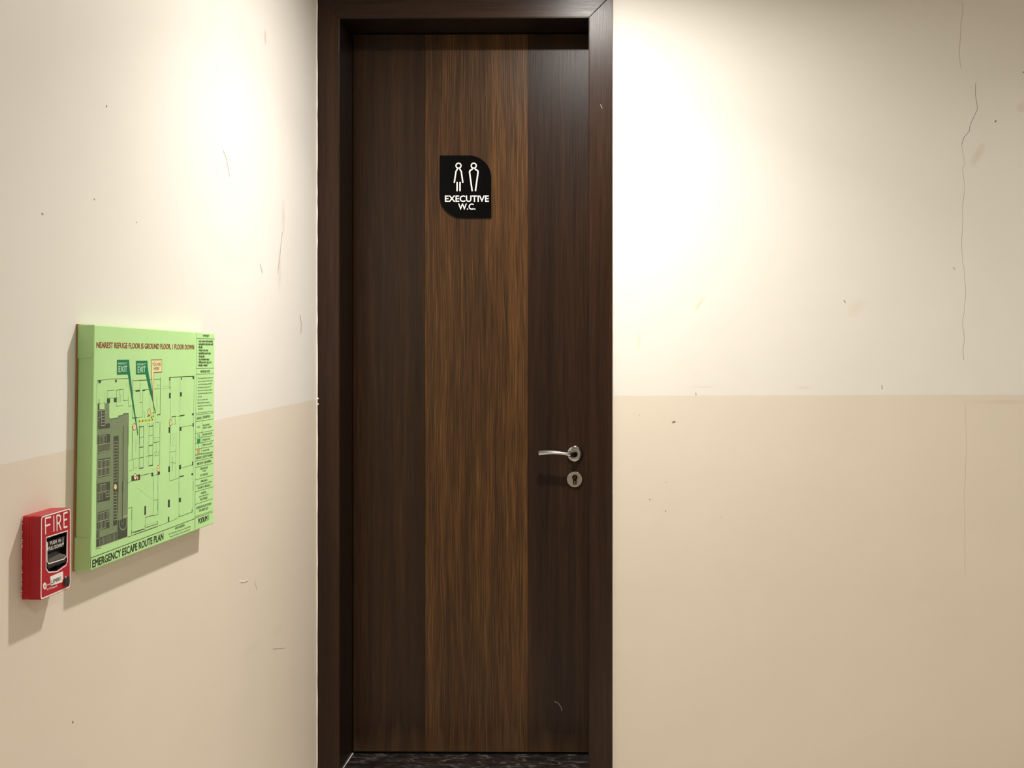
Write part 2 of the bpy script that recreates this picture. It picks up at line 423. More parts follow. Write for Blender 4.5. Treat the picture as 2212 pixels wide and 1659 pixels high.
MB().box(XI0 - 0.02, XI0, 0.0015, 0.23, 0, ZH + 0.02).build('jamb_lining', M_lin, frame, 0.001)
MB().box(XI1, XI1 + 0.02, 0.0015, 0.23, 0, ZH + 0.02).build('jamb_lining', M_lin, frame, 0.001)
MB().box(XI0, XI1, 0.0015, 0.23, ZH, ZH + 0.02).build('head_lining', M_lin, frame, 0.001)

# ------------------------------------------------------------------ door leaf
door = tag(empty('door_1', (XI0, YD, ZDB)), 'dark walnut veneer door with a paler centre panel', 'door', 'structure')
xd0, xd1 = XI0 + 0.0015, XI1 - 0.0015
xs1, xs2 = at_Y(918, 800, YD).x, at_Y(1140, 800, YD).x
ztop = ZH - 0.003
MB().box(xd0, xd1, YD + 0.0015, YD + 0.04, ZDB, ztop).build('core', M_d1, door)
for nm, a, b, m in (('side', xd0, xs1, M_d1), ('mid', xs1, xs2, M_d2), ('lock', xs2, xd1, M_d3)):
    p = MB().box(a + 0.0002, b - 0.0002, YD, YD + 0.0016, ZDB, ztop).build('veneer_panel', m, door, 0.0004, 1)
    if nm == 'mid': p['label'] = 'paler coarse-grained centre veneer panel'
# scratch near the lower lock side
crack([(1197, 1515), (1206, 1519), (1212, 1528), (1214, 1536)], lambda x, y: at_Y(x, y, YD - 0.0002), 0.0012, (0, -1, 0), door, 'scratch', M_scuff)
crack([(1276, 248), (1298, 233)] and [(1297, 226), (1301, 234)], lambda x, y: at_Y(x, y, -0.0003), 0.0015, (0, -1, 0), frame, 'scratch', M_scuff)

# lever handle
PX = at_Y(1242, 980, YD); ROSE_R = 0.0262
lev = MB()
handle_rose = MB().lathe(PX, (0, -1, 0), [(0, ROSE_R), (0.004, ROSE_R), (0.0072, ROSE_R * 0.93), (0.0085, ROSE_R * 0.82), (0.0088, ROSE_R * 0.5), (0.0088, 0.0112), (0.0105, 0.0108)]) \
    .build('handle_rose', M_chrome, door, smooth=True)
def sect(c, t, up, hw, hh, n=16, p=2.6):
    t = Vector(t).normalized(); up = Vector(up); sd = t.cross(up).normalized(); up = sd.cross(t).normalized(); out = []
    for i in range(n):
        a = 2 * math.pi * i / n; ca, sa = math.cos(a), math.sin(a)
        out.append(Vector(c) + sd * hw * math.copysign(abs(ca) ** (2 / p), ca) + up * hh * math.copysign(abs(sa) ** (2 / p), sa))
    return out
X0, Y0, Z0 = PX
secs = []
# neck out of the rose, bend, then a thin blade that dips and widens to a square tip
path = [((0, -0.008, 0), 0.0098, 0.0098, (0, 0, 1)), ((0, -0.022, 0), 0.0094, 0.0096, (0, 0, 1)), ((-0.001, -0.034, 0), 0.0098, 0.0098, (0, 0, 1)),
        ((-0.006, -0.0435, 0.0005), 0.0100, 0.0094, (0, -0.05, 1)), ((-0.016, -0.0490, 0.0022), 0.0085, 0.0072, (0, -0.15, 1)),
        ((-0.030, -0.0510, 0.0050), 0.0072, 0.0050, (0, -0.28, 1)), ((-0.048, -0.0510, 0.0080), 0.0070, 0.0042, (0, -0.4, 1)),
        ((-0.068, -0.0505, 0.0094), 0.0074, 0.0046, (0, -0.45, 1)), ((-0.088, -0.0500, 0.0090), 0.0080, 0.0056, (0, -0.45, 1)),
        ((-0.103, -0.0495, 0.0078), 0.0084, 0.0066, (0, -0.42, 1)), ((-0.1125, -0.0492, 0.0070), 0.0086, 0.0072, (0, -0.4, 1))]
P3 = [PX + Vector(q[0]) for q in path]
for i, (q, hw, hh, up) in enumerate(path):
    t = (P3[min(i + 1, len(P3) - 1)] - P3[max(i - 1, 0)])
    secs.append(sect(P3[i], t, up, hw, hh, 20, 3.4 if i > 5 else 2.2))
lever = MB().sweep(secs).build('lever_handle', M_chrome, door, smooth=True)
lever['label'] = 'polished chrome lever handle'

# keyhole escutcheon
KX = at_Y(1242, 1035, YD)
esc = MB().lathe(KX, (0, -1, 0), [(0, ROSE_R), (0.0035, ROSE_R), (0.006, ROSE_R * 0.95), (0.0068, ROSE_R * 0.88), (0.0066, ROSE_R * 0.84), (0.0064, 0.004)]).build('keyhole_rose', M_chrome2, door, smooth=True)
esc['label'] = 'round chrome keyhole rose'
def keyhole(sc, y):
    pts = []
    r, wv, L = 0.0088 * sc, 0.0056 * sc, 0.0185
    a0 = math.asin(wv / r)
    for i in range(25):
        a = -math.pi / 2 + a0 + (2 * math.pi - 2 * a0) * i / 24
        pts.append((r * math.cos(a), r * math.sin(a)))
    for i in range(9):
        a = math.pi + math.pi * i / 8
        pts.append((wv * math.cos(a), -L + wv * math.sin(a)))
    return [KX + Vector((x, y, z + 0.0065)) for x, z in pts]
MB().prism_hole(keyhole(1.18, -0.0062), keyhole(1.0, -0.0062), (0, -0.0016, 0)).build('keyhole_rim', M_chrome, esc, 0.0003, 1)
MB().prism(keyhole(1.0, -0.0062), (0, -0.0004, 0)).build('keyhole', M_dark, esc)  # flat plate, the hole's shade is in its colour
MB().lathe(KX + Vector((0, -0.0066, 0.0065)), (0, -1, 0), [(0, 0.0066), (0.0012, 0.0066), (0.0016, 0.0060), (0.0016, 0.002)]).build('lock_cylinder', plain('old_brass', (70, 60, 44), 0.35, 1.0), esc, smooth=True)
MB().box(KX.x - 0.0014, KX.x + 0.0014, KX.y - 0.0074, KX.y - 0.0066, KX.z - 0.016, KX.z - 0.005).build('lock_slot', M_chrome2, esc)

# ------------------------------------------------------------------ threshold and sealant beads
th = MB().box(XI0 + 0.0008, XI1 - 0.0008, 0.0006, YD - 0.0005, 0.0005, ZFL).build('trim_2', M_marble, bevel=0.0015)
tag(th, 'dark grey veined marble threshold under the door', 'threshold', 'structure')
def bead(name, pts, r, lab, rag=0.0006, seed=1, sub=0.03):
    rnd = random.Random(seed); pp = []
    for a, b in zip(pts, pts[1:]):
        a, b = Vector(a), Vector(b); n = max(2, int((b - a).length / sub))
        pp += [(a.lerp(b, i / n), b - a) for i in range(n)]
    pp.append((Vector(pts[-1]), Vector(pts[-1]) - Vector(pts[-2])))
    secs = [sect(c, t, (0, 1, 0.01) if abs(t.normalized().z) > 0.9 else (0, 0, 1), r + rnd.uniform(-rag, rag), r + rnd.uniform(-rag, rag), 8, 2) for c, t in pp]
    o = MB().sweep(secs).build(name, M_caulk, smooth=True)
    return tag(o, lab, 'sealant', 'structure')
bead('trim_3', [(XL + 0.0008, -0.0012, 0.001), (XL + 0.0008, -0.0012, CEIL_Z - 0.001)], 0.0026, 'white sealant bead where the left casing meets the wall', 0.0007, 2)
bead('trim_4', [(XC1 + 0.001, WALL_Y - 0.001, 0.001), (XC1 + 0.001, WALL_Y - 0.001, zt)], 0.0022, 'white sealant bead beside the right casing', 0.0007, 3)
bead('trim_5', [(XI0 + 0.0012, 0.002, ZFL + 0.0008), (XI0 + 0.0012, YD - 0.001, ZFL + 0.0008)], 0.0014, 'pale sealant line along the left edge of the marble threshold', 0.0003, 4)
# two plaster blobs dripped over the left casing edge
for i, py in enumerate((861, 873)):
    c = at_Y(686.3, py, 0)
    b = MB().lathe((c.x, 0.0005, c.z), (0, -1, 0), [(0, 0.0030), (0.0012, 0.0032), (0.0026, 0.0022), (0.0032, 0.0006)], 12).build('plaster_blob', M_caulk, wl, smooth=True)

# ------------------------------------------------------------------ door sign
ds = lambda q: [(930 + x / 9.76, 320 + y / 9.76) for x, y in q]
SY = YD - 0.005
pS = lambda x, y: at_Y(x, y, SY)
pS2 = lambda x, y: at_Y(x, y, SY - 0.0003)
x0, y0, x1, y1 = 197, 155, 1280, 1470; rx, ry = 470, 470
loop = [(x0, y0)]
loop += [(x1 - rx + rx * math.sin(a), y0 + ry - ry * math.cos(a)) for a in [math.pi / 2 * i / 20 for i in range(21)]]
loop += [(x1, y1)]
loop += [(x0 + rx - rx * math.sin(a), y1 - ry + ry * math.cos(a)) for a in [math.pi / 2 * i / 20 for i in range(21)]]
W = [pS(*p) for p in ds(loop)]
sgn = tag(empty('door_sign', (W[0].x, YD, min(p.z for p in W))), 'black leaf-shaped restroom sign with two white figures on the brown door', 'sign')
MB().prism(W, (0, 0.0048, 0)).build('plate', M_black, sgn, 0.0005, 1)
def pict(name, head, lines):
    mb = MB(); c = ds([head])[0]; N = 40
    for i in range(N):
        a0, a1 = 2 * math.pi * i / N, 2 * math.pi * (i + 1) / N
        q = [(c[0] + r / 9.76 * math.cos(a), c[1] + r / 9.76 * math.sin(a)) for r, a in ((66, a0), (66, a1), (40, a1), (40, a0))]
        mb.add([pS2(*p) for p in q], [(0, 1, 2, 3)])
    for l in lines: strip(mb, [pS2(*p) for p in ds(l)], 30 / 9.76 * 0.00149, (0, -1, 0), True)
    return mb.build(name, M_white, sgn)
pict('woman_symbol', (590, 370), [[(563, 448), (537, 490), (503, 718)], [(620, 448), (648, 490), (680, 718)], [(560, 725), (560, 897)], [(622, 725), (622, 897)]])
pict('man_symbol', (911, 370), [[(878, 446), (830, 475), (822, 505), (877, 897)], [(944, 446), (994, 475), (1002, 505), (948, 897)]])
mb = MB(); lettering(mb, 'EXECUTIVE', *ds([(303, 1128), (1230, 1128)]), 125 / 9.76, pS2, 0.028)
lettering(mb, 'W.C.', *ds([(583, 1294), (948, 1294)]), 122 / 9.76, pS2, 0.028)
mb.build('lettering', M_white, sgn)

# ------------------------------------------------------------------ evacuation plan board
BT = 0.031
XB = XL + BT
pB0 = lambda x, y: at_X(x, y, XB)
c4 = [pB0(204, 701), pB0(464, 720), pB0(462, 1131), pB0(196, 1233)]     # TL TR BR BL
brd = tag(empty('escape_plan_board', (XL, c4[3].y, c4[3].z)), 'green canvas emergency escape route plan on the left wall', 'wall plan')
MB().prism([(XL + 0.0032, p.y, p.z) for p in c4], (BT - 0.0032, 0, 0)).build('canvas', M_green, brd, 0.0022, 2)
cc = sum(c4, Vector()) / 4
bk = [cc + (p - cc) * 1.004 for p in c4]
MB().prism([(XL + 0.0003, p.y, p.z) for p in bk], (0.0028, 0, 0)).build('backing', M_wood_back, brd)
# wrapped canvas folds on the near side face
nL = (c4[0] - c4[3]); near = Vector((0, -1, 0))
def side_pt(f, t):      # f 0 bottom..1 top along the near edge, t 0 wall..1 front
    p = c4[3] + nL * f; return Vector((XL + 0.0032 + (BT - 0.0042) * t, p.y - 0.0002, p.z))
ft = 1 - 74 / 532
MB().prism([side_pt(0.997, 0.0), side_pt(0.997, 1.0), side_pt(ft + 0.03, 1.0), side_pt(ft + 0.004, 0.90), side_pt(ft, 0.0)], (0, -0.0010, 0)).build('fold_flap', M_green, brd, 0.0003, 1)
MB().prism([side_pt(0.003, 0.0), side_pt(0.003, 0.98), side_pt(0.13, 1.0), side_pt(0.135, 0.0)], (0, -0.0010, 0)).build('fold_flap', M_green, brd, 0.0003, 1)

def pln(k): return lambda x, y: at_X(x, y, XB + 0.00005 * k + 1e-5)
ZO = {'A': (200, 810, 11.06), 'B': (300, 810, 11.06), 'C': (195, 920, 11.85), 'D': (300, 920, 11.85), 'E': (190, 1040, 8.29), 'F': (290, 1040, 10.37),
      'G': (400, 700, 6.38), 'H': (400, 930, 7.54), 'T': (200, 720, 9.617), 'I': (140, 680, 5.925), 'J': (140, 940, 5.183)}
def Z(z, *pts):
    a, b, s = ZO[z]; return [(a + x / s, b + y / s) for x, y in pts]
def poly(mb, pts, k): mb.flat([pln(k)(*p) for p in pts])
def pw(px, z):           # width given in zoomed pixels of the height direction -> metres on the board
    return px / ZO[z][2] * 0.00082
def L(mb, z, pts, wd, k): strip(mb, [pln(k)(*p) for p in Z(z, *pts)], pw(wd, z), (1, 0, 0))
def quad(mb, z, xa, ya, xb, yb, k, sk=-0.14):
    d = (xb - xa) * sk; poly(mb, Z(z, (xa, ya - d * 0), (xb, ya + d), (xb, yb + d), (xa, yb)), k)

# parking deck: grey field, dark bays, pale bay lines
g = MB(); poly(g, Z('A', (118, 820), (305, 825), (305, 682), (385, 672), (390, 1030), (425, 1050), (615, 1020), (620, 970), (725, 950), (728, 918), (858, 908), (856, 1659)) + Z('C', (968, 640), (968, 1450)) + Z('E', (712, 480), (705, 990), (150, 1195), (150, 0)), 1)
g.build('plan_parking_field', P_grey, brd)
d = MB()
poly(d, Z('A', (122, 680), (165, 675), (165, 825), (305, 825), (312, 1165), (415, 1150), (415, 1265), (122, 1300)), 2)
poly(d, Z('C', (190, 245), (510, 205), (505, 645), (190, 715)), 2)
poly(d, Z('C', (188, 860), (508, 805), (505, 1265), (188, 1335)), 2)
poly(d, Z('C', (185, 1480), (505, 1420), (505, 1655)) + Z('E', (388, 335), (165, 380)), 2)
poly(d, Z('E', (165, 560), (385, 500), (385, 830), (195, 875), (165, 840)), 2)
poly(d, Z('E', (160, 880), (200, 870), (205, 1010), (515, 905), (515, 1055), (152, 1175)), 2)
poly(d, Z('C', (595, 272), (725, 250), (722, 1659)) + Z('E', (520, 775), (450, 795)) + Z('C', (590, 1659)), 2)
poly(d, Z('E', (535, 700), (705, 650), (705, 985), (530, 1050)), 2)
L(d, 'A', [(735, 1210), (735, 1659)], 30, 2); L(d, 'C', [(842, 20), (838, 1659)], 36, 2); L(d, 'E', [(618, 0), (618, 740)], 26, 3)
L(d, 'A', [(860, 920), (855, 1659)], 14, 2); L(d, 'A', [(395, 1035), (425, 1052), (615, 1022), (620, 985), (730, 965), (730, 935), (858, 922)], 16, 2); L(d, 'A', [(395, 672), (395, 1030)], 14, 2)
L(d, 'E', [(522, 0), (520, 1060)], 8, 3); L(d, 'C', [(962, 0), (965, 1450)], 12, 2); L(d, 'E', [(708, 0), (705, 990)], 8, 2)
d.build('plan_parking_bays', P_bay, brd)['kind'] = 'stuff'
p = MB()
for y in (840, 910, 985, 1060, 1130, 1208): L(p, 'A', [(210, y + 6), (302, y - 6)], 9, 3)
L(p, 'A', [(215, 840), (212, 1210)], 9, 3); L(p, 'A', [(300, 835), (300, 1200)], 9, 3)
L(p, 'A', [(128, 850), (200, 842), (198, 1020), (128, 1032)], 7, 3); L(p, 'A', [(162, 850), (160, 1025)], 6, 3); L(p, 'A', [(125, 1085), (155, 1078), (152, 1262), (125, 1270)], 8, 3)
for x in (235, 268, 300, 333, 368, 408): L(p, 'C', [(x, 268 - (x - 235) * 0.13), (x, 480 - (x - 190) * 0.18)], 10, 3)
L(p, 'C', [(230, 265), (412, 242)], 8, 3)
for i in range(10):
    x = 195 + i * 33.5
    L(p, 'C', [(x, 490 - (x - 190) * 0.19), (x, 690 - (x - 190) * 0.19)], 10, 3)
L(p, 'C', [(190, 490), (500, 430)], 9, 3); L(p, 'C', [(190, 690), (500, 631)], 9, 3)
for i in range(10):
    x = 192 + i * 33; L(p, 'C', [(x, 895 - (x - 190) * 0.15), (x, 1305 - (x - 190) * 0.21)], 10, 3)
for a, b in ((895, 850), (1105, 1045), (1305, 1242)): L(p, 'C', [(190, a), (490, b)], 9, 3)
for x in (198, 222, 247, 272, 297, 322): L(p, 'E', [(x, 68 - (x - 198) * 0.2), (x, 200 - (x - 198) * 0.2)], 7, 3)
L(p, 'E', [(176, 207), (325, 176)], 6, 3); L(p, 'E', [(196, 66), (325, 40)], 6, 3)
for x in (180, 208, 236, 264): L(p, 'E', [(x, 200 - (x - 198) * 0.2), (x, 348 - (x - 180) * 0.18)], 7, 3)
L(p, 'E', [(320, 168), (380, 152), (378, 266), (320, 280), (320, 168)], 6, 3); L(p, 'E', [(320, 224), (380, 210)], 6, 3)
for i in range(9):
    x = 172 + i * 25.5; L(p, 'E', [(x, 580 - (x - 165) * 0.27), (x, 725 - (x - 165) * 0.25)], 7, 3)
L(p, 'E', [(165, 582), (382, 520)], 5, 3); L(p, 'E', [(165, 727), (378, 670)], 6, 3); L(p, 'E', [(330, 725), (375, 712), (378, 670)], 5, 3)
for i in range(6):
    x = 192 + i * 25; L(p, 'E', [(x, 718 - (x - 165) * 0.25), (x, 860 - (x - 190) * 0.25)], 7, 3)
L(p, 'E', [(192, 862), (320, 825)], 5, 3)
for i in range(14):
    x = 208 + i * 22.5; L(p, 'E', [(x, 1022 - (x - 205) * 0.33), (x, 1148 - (x - 205) * 0.31)], 7, 3)
for i in range(14):
    y = 408 + i * 77.5; L(p, 'C', [(610, y + 4), (692, y - 8)], 9, 3)
L(p, 'C', [(612, 408), (605, 1420)], 8, 3); L(p, 'C', [(694, 395), (688, 1410)], 8, 3)
for i in range(10):
    y = 195 + i * 55; L(p, 'E', [(462, y + 3), (518, y - 9)], 6, 3)
L(p, 'E', [(464, 195), (460, 690)], 6, 3); L(p, 'E', [(518, 180), (515, 675)], 6, 3)
L(p, 'E', [(625, 640), (705, 607)], 12, 4); L(p, 'E', [(150, 1190), (705, 992)], 9, 4); L(p, 'E', [(160, 1025), (188, 1015), (180, 880)], 6, 3)
p.build('plan_bay_lines', P_pale, brd)['kind'] = 'stuff'
r_ = MB()
U = [(568, 0), (564, 780)] + [(625 - 60 * math.cos(a), 780 + 85 * math.sin(a)) for a in [math.pi * i / 10 for i in range(1, 10)]] + [(688, 760), (690, 650)]
L(r_, 'E', U, 20, 4)
L(r_, 'E', [(648, 0), (644, 560), (625, 640)], 14, 4); L(r_, 'E', [(596, 0), (592, 700), (605, 760), (630, 765), (650, 700)], 10, 4)
L(r_, 'C', [(760, 300), (760, 1659)], 22, 3); L(r_, 'C', [(800, 360), (800, 1659)], 10, 3); L(r_, 'C', [(878, 20), (876, 1659)], 20, 3); L(r_, 'C', [(925, 60), (922, 1659)], 16, 3)
r_.build('plan_ramp', plain('print_ramp', (140, 152, 120), 0.6), brd)

# building outlines
l = MB()
L(l, 'A', [(110, 130), (240, 122), (430, 94), (850, 86)], 11, 2); L(l, 'A', [(116, 125), (112, 240), (102, 244), (102, 1659)], 8, 2); L(l, 'E', [(158, 0), (148, 1210), (235, 1190)], 7, 4)
L(l, 'A', [(350, 378), (515, 360)], 12, 2); L(l, 'A', [(352, 372), (350, 552)], 9, 2); L(l, 'A', [(560, 362), (735, 340), (732, 612), (850, 604)], 11, 2)
L(l, 'A', [(570, 360), (568, 748), (730, 730)], 9, 2); L(l, 'A', [(645, 356), (645, 460), (660, 470), (660, 640)], 10, 2); L(l, 'A', [(575, 645), (620, 636), (622, 535), (580, 535)], 5, 2)
L(l, 'A', [(860, 505), (860, 748), (948, 738)], 9, 2); L(l, 'A', [(868, 190), (866, 290), (880, 390)], 8, 2); L(l, 'A', [(415, 552), (515, 546)], 8, 2); L(l, 'A', [(295, 410), (295, 650)], 3, 2)
L(l, 'A', [(165, 680), (292, 668), (295, 815), (168, 822)], 4, 2); L(l, 'A', [(155, 572), (155, 690)], 20, 2); L(l, 'A', [(297, 650), (297, 832)], 16, 2)
L(l, 'A', [(960, 88), (958, 1040)], 16, 2); L(l, 'A', [(975, 135), (1327, 122)], 12, 2); L(l, 'A', [(1135, 140), (1130, 660), (1190, 655)], 8, 2); L(l, 'A', [(975, 375), (1040, 370)], 8, 2)
L(l, 'A', [(1200, 385), (1195, 1000), (1070, 1022)], 8, 2); L(l, 'A', [(950, 1032), (1068, 1018)], 22, 2); L(l, 'A', [(1215, 865), (1235, 868), (1247, 1030)], 7, 2)
L(l, 'B', [(0, 124), (310, 114)], 12, 2); L(l, 'B', [(358, 106), (520, 98)], 14, 2); L(l, 'B', [(518, 58), (510, 960)], 18, 2)
L(l, 'B', [(150, 352), (240, 344)], 10, 2); L(l, 'B', [(368, 340), (505, 328)], 10, 2); L(l, 'B', [(438, 330), (438, 240), (485, 240), (485, 320)], 8, 2)
L(l, 'B', [(265, 420), (265, 870)], 7, 2); L(l, 'B', [(200, 990), (272, 972)], 22, 2); L(l, 'B', [(430, 958), (508, 942)], 24, 2); L(l, 'B', [(400, 960), (395, 1240)], 5, 2)
L(l, 'B', [(506, 1115), (500, 1659)], 14, 2); L(l, 'B', [(208, 1280), (208, 1165), (235, 1160)], 7, 2); L(l, 'B', [(405, 1130), (485, 1135)], 10, 2)
# lower centre
L(l, 'A', [(952, 1215), (950, 1659)], 14, 2); L(l, 'C', [(1076, 0), (1072, 870)], 16, 2)
L(l, 'A', [(1120, 1188), (1115, 1659)], 12, 2); L(l, 'A', [(1218, 1180), (1215, 1659)], 8, 2)
L(l, 'C', [(1265, 0), (1252, 1095)], 16, 2); L(l, 'C', [(1370, 0), (1356, 1060)], 9, 2)
for y, wd in ((24, 22), (292, 9), (546, 22), (815, 9), (1082, 26)): L(l, 'C', [(1258, y + 6), (1362, y - 10)], wd, 3)
L(l, 'D', [(262, 0), (250, 1035)], 9, 2); L(l, 'D', [(365, 0), (352, 1015)], 15, 2); L(l, 'B', [(245, 1150), (240, 1600)], 9, 2); L(l, 'B', [(338, 1138), (335, 1600)], 14, 2)
for y, wd in ((8, 24), (245, 9), (500, 24), (762, 9), (1016, 28)): L(l, 'D', [(255, y + 8), (358, y - 12)], wd, 3)
L(l, 'D', [(540, 0), (530, 1000)], 16, 2); L(l, 'D', [(378, 305), (450, 295)], 9, 2); L(l, 'D', [(480, 296), (522, 290)], 9, 2); L(l, 'D', [(370, 430), (522, 405)], 14, 2); L(l, 'D', [(442, 430), (440, 720)], 9, 2); L(l, 'D', [(405, 320), (405, 410)], 6, 2)
for x in (390, 440, 497): L(l, 'D', [(x - 8, 722 - (x - 390) * 0.1), (x + 12, 660 - (x - 390) * 0.1)], 12, 2)
L(l, 'C', [(975, 888), (1075, 866), (1362, 795)], 7, 2); L(l, 'C', [(1108, 885), (1105, 1135)], 8, 2); L(l, 'C', [(980, 1158), (1110, 1128)], 5, 2); L(l, 'C', [(1110, 1085), (1190, 1065), (1190, 1110)], 7, 2)
L(l, 'D', [(165, 782), (352, 748)], 8, 2); L(l, 'D', [(225, 440), (222, 700)], 6, 2); L(l, 'D', [(340, 1150), (385, 1080)], 7, 2)
L(l, 'C', [(970, 1455), (1062, 1412), (1275, 1375)], 10, 2); L(l, 'C', [(1275, 1280), (1481, 1225)], 10, 2); L(l, 'D', [(30, 1282), (325, 1210)], 12, 2); L(l, 'D', [(385, 1272), (485, 1242)], 9, 2)
L(l, 'D', [(378, 1280), (372, 1659)], 10, 2); L(l, 'D', [(490, 1250), (484, 1659)], 12, 2)
L(l, 'F', [(436, 0), (426, 775), (532, 738), (530, 0)], 10, 2); L(l, 'F', [(528, 390), (525, 650)], 16, 2); L(l, 'F', [(430, 425), (525, 405)], 8, 2)
L(l, 'F', [(250, 805), (425, 755)], 14, 2); L(l, 'F', [(250, 795), (243, 1050)], 9, 2); L(l, 'F', [(265, 1032), (520, 948)], 14, 2); L(l, 'F', [(243, 990), (240, 1060)], 24, 2); L(l, 'F', [(524, 885), (518, 965)], 24, 2)
L(l, 'F', [(0, 1150), (245, 1062)], 10, 2); L(l, 'F', [(0, 1194), (530, 1002)], 18, 2); L(l, 'F', [(530, 1002), (770, 912), (985, 826)], 8, 2); L(l, 'F', [(985, 800), (1305, 682)], 12, 2)
L(l, 'F', [(1324, 0), (1310, 690)], 11, 2); L(l, 'F', [(1002, 0), (998, 790)], 6, 2); L(l, 'F', [(1018, 715), (1014, 780)], 20, 2); L(l, 'F', [(1300, 625), (1290, 690)], 30, 2)
L(l, 'E', [(715, 482), (792, 460)], 7, 2); L(l, 'E', [(788, 455), (785, 690)], 16, 2); L(l, 'E', [(788, 680), (782, 950)], 7, 2); L(l, 'E', [(785, 880), (785, 950)], 24, 2); L(l, 'E', [(800, 915), (995, 850)], 12, 2); L(l, 'E', [(705, 1000), (800, 965), (995, 890)], 10, 2)
# right building
L(l, 'B', [(735, 55), (1320, 32)], 20, 2); L(l, 'B', [(742, 50), (740, 130), (728, 140), (726, 300), (752, 300)], 10, 2); L(l, 'B', [(758, 120), (748, 1659)], 8, 2); L(l, 'B', [(984, 60), (972, 1659)], 8, 2); L(l, 'B', [(1322, 32), (1304, 1659)], 11, 2)
L(l, 'B', [(780, 1002), (882, 986)], 22, 2); L(l, 'B', [(788, 1000), (786, 1170)], 8, 2); L(l, 'B', [(870, 990), (866, 1180)], 12, 2); L(l, 'B', [(890, 990), (975, 985)], 5, 2); L(l, 'B', [(785, 1175), (895, 1170)], 5, 2); L(l, 'B', [(980, 978), (1092, 960)], 34, 2); L(l, 'B', [(1015, 1248), (1300, 1196)], 9, 2)
L(l, 'D', [(802, 0), (786, 1412), (1032, 1335)], 10, 2); L(l, 'D', [(858, 210), (900, 203), (895, 510), (862, 516), (858, 210)], 5, 2); L(l, 'D', [(957, 170), (950, 600), (936, 900), (945, 1355)], 7, 2); L(l, 'D', [(800, 672), (955, 645)], 8, 2)
L(l, 'D', [(845, 780), (845, 1150)], 6, 2); L(l, 'D', [(872, 790), (870, 1150)], 8, 2); L(l, 'D', [(805, 930), (940, 955)], 8, 2); L(l, 'D', [(1095, 1078), (1370, 996)], 11, 2); L(l, 'D', [(1034, 1305), (1152, 1276)], 32, 2)
L(l, 'D', [(1042, 0), (1028, 1659)], 7, 2); L(l, 'D', [(1402, 0), (1384, 1659)], 11, 2)
l.build('plan_walls', P_line, brd)['kind'] = 'stuff'
for z, xa, ya, xb, yb_ in [('A', 142, 135, 200, 195), ('A', 540, 115, 577, 178), ('A', 345, 560, 417, 675), ('A', 510, 548, 577, 655), ('A', 1030, 362, 1132, 402), ('A', 1193, 352, 1257, 390),
                          ('B', 1285, 40, 1322, 98), ('B', 1005, 65, 1027, 115), ('B', 728, 50, 752, 130), ('B', 722, 432, 762, 556), ('B', 984, 412, 1027, 514), ('B', 1270, 920, 1312, 964), ('B', 1284, 1150, 1312, 1238), ('B', 712, 1245, 752, 1384), ('B', 973, 1245, 1017, 1338),
                          ('D', 480, 1180, 540, 1256), ('D', 322, 1200, 367, 1296), ('D', 754, 1040, 797, 1186), ('D', 1030, 1005, 1080, 1112), ('D', 1364, 915, 1392, 1012), ('D', 1346, 1215, 1388, 1264),
                          ('C', 1056, 1280, 1275, 1412), ('F', 228, 555, 263, 752), ('F', 756, 412, 798, 582), ('F', 756, 795, 784, 905), ('F', 1004, 368, 1046, 468)]:
    k_ = MB(); quad(k_, z, xa, ya, xb, yb_, 4, -0.1 if z in 'AB' else -0.2); k_.build('plan_column', P_dark, brd)
f_ = MB()
L(f_, 'B', [(431, 490), (428, 790)], 16, 2); L(f_, 'B', [(565, 280), (700, 270)], 7, 2); L(f_, 'B', [(545, 325), (750, 312)], 7, 2); L(f_, 'C', [(1168, 330), (1165, 660)], 22, 2)
L(f_, 'F', [(20, 110), (420, 420)], 3, 2); L(f_, 'F', [(0, 420), (320, 60)], 3, 2); L(f_, 'A', [(812, 180), (814, 275)], 14, 2); L(f_, 'F', [(265, 985), (500, 905)], 6, 2); L(f_, 'F', [(900, 830), (985, 785)], 8, 2); L(f_, 'D', [(390, 770), (520, 740)], 24, 2)
f_.build('plan_faint_lines', P_faint, brd)['kind'] = 'stuff'
# escape path, markers
y_ = MB(); L(y_, 'A', [(1085, 1112), (1327, 1078)], 46, 3); L(y_, 'B', [(0, 1108), (345, 1062)], 46, 3); L(y_, 'B', [(322, 1060), (315, 900)], 40, 3); L(y_, 'B', [(285, 912), (405, 900)], 40, 3); L(y_, 'A', [(1092, 1100), (1085, 1330)], 14, 3)
y_.build('escape_path', P_yel, brd)
a_ = MB()
for z, x, y in [('A', 1125, 1105), ('A', 1200, 1095), ('B', 95, 1098), ('B', 170, 1086), ('B', 248, 1076), ('B', 322, 1066), ('B', 305, 1010), ('B', 345, 985), ('B', 348, 905), ('B', 392, 900)]:
    poly(a_, Z(z, (x - 16, y + 2), (x, y - 22), (x + 12, y), (x + 2, y + 24)), 5)
a_.build('escape_arrows', P_text, brd)['kind'] = 'stuff'
for z, x, y, rx_, ry_ in [('B', 248, 882, 32, 74), ('A', 1002, 1240, 38, 80), ('B', 760, 1140, 30, 74), ('D', 498, 1090, 32, 84), ('C', 1150, 1300, 34, 84), ('C', 1210, 1330, 20, 50), ('C', 645, 1560, 38, 76)]:
    q = [(x + rx_ * math.cos(t), y + ry_ * math.sin(t)) for t in [2 * math.pi * i / 24 for i in range(24)]]
    m_ = MB(); mo = MB(); poly(m_, Z(z, *q), 6)
    strip(mo, [pln(7)(*s) for s in Z(z, *(q + [q[0]]))], 0.0011, (1, 0, 0))
    L(mo, z, [(x - 12, y), (x + 12, y - 3)], 14, 7)
    mk = m_.build('hydrant_marker', P_cream, brd); mo.build('marker_outline', P_red, mk)
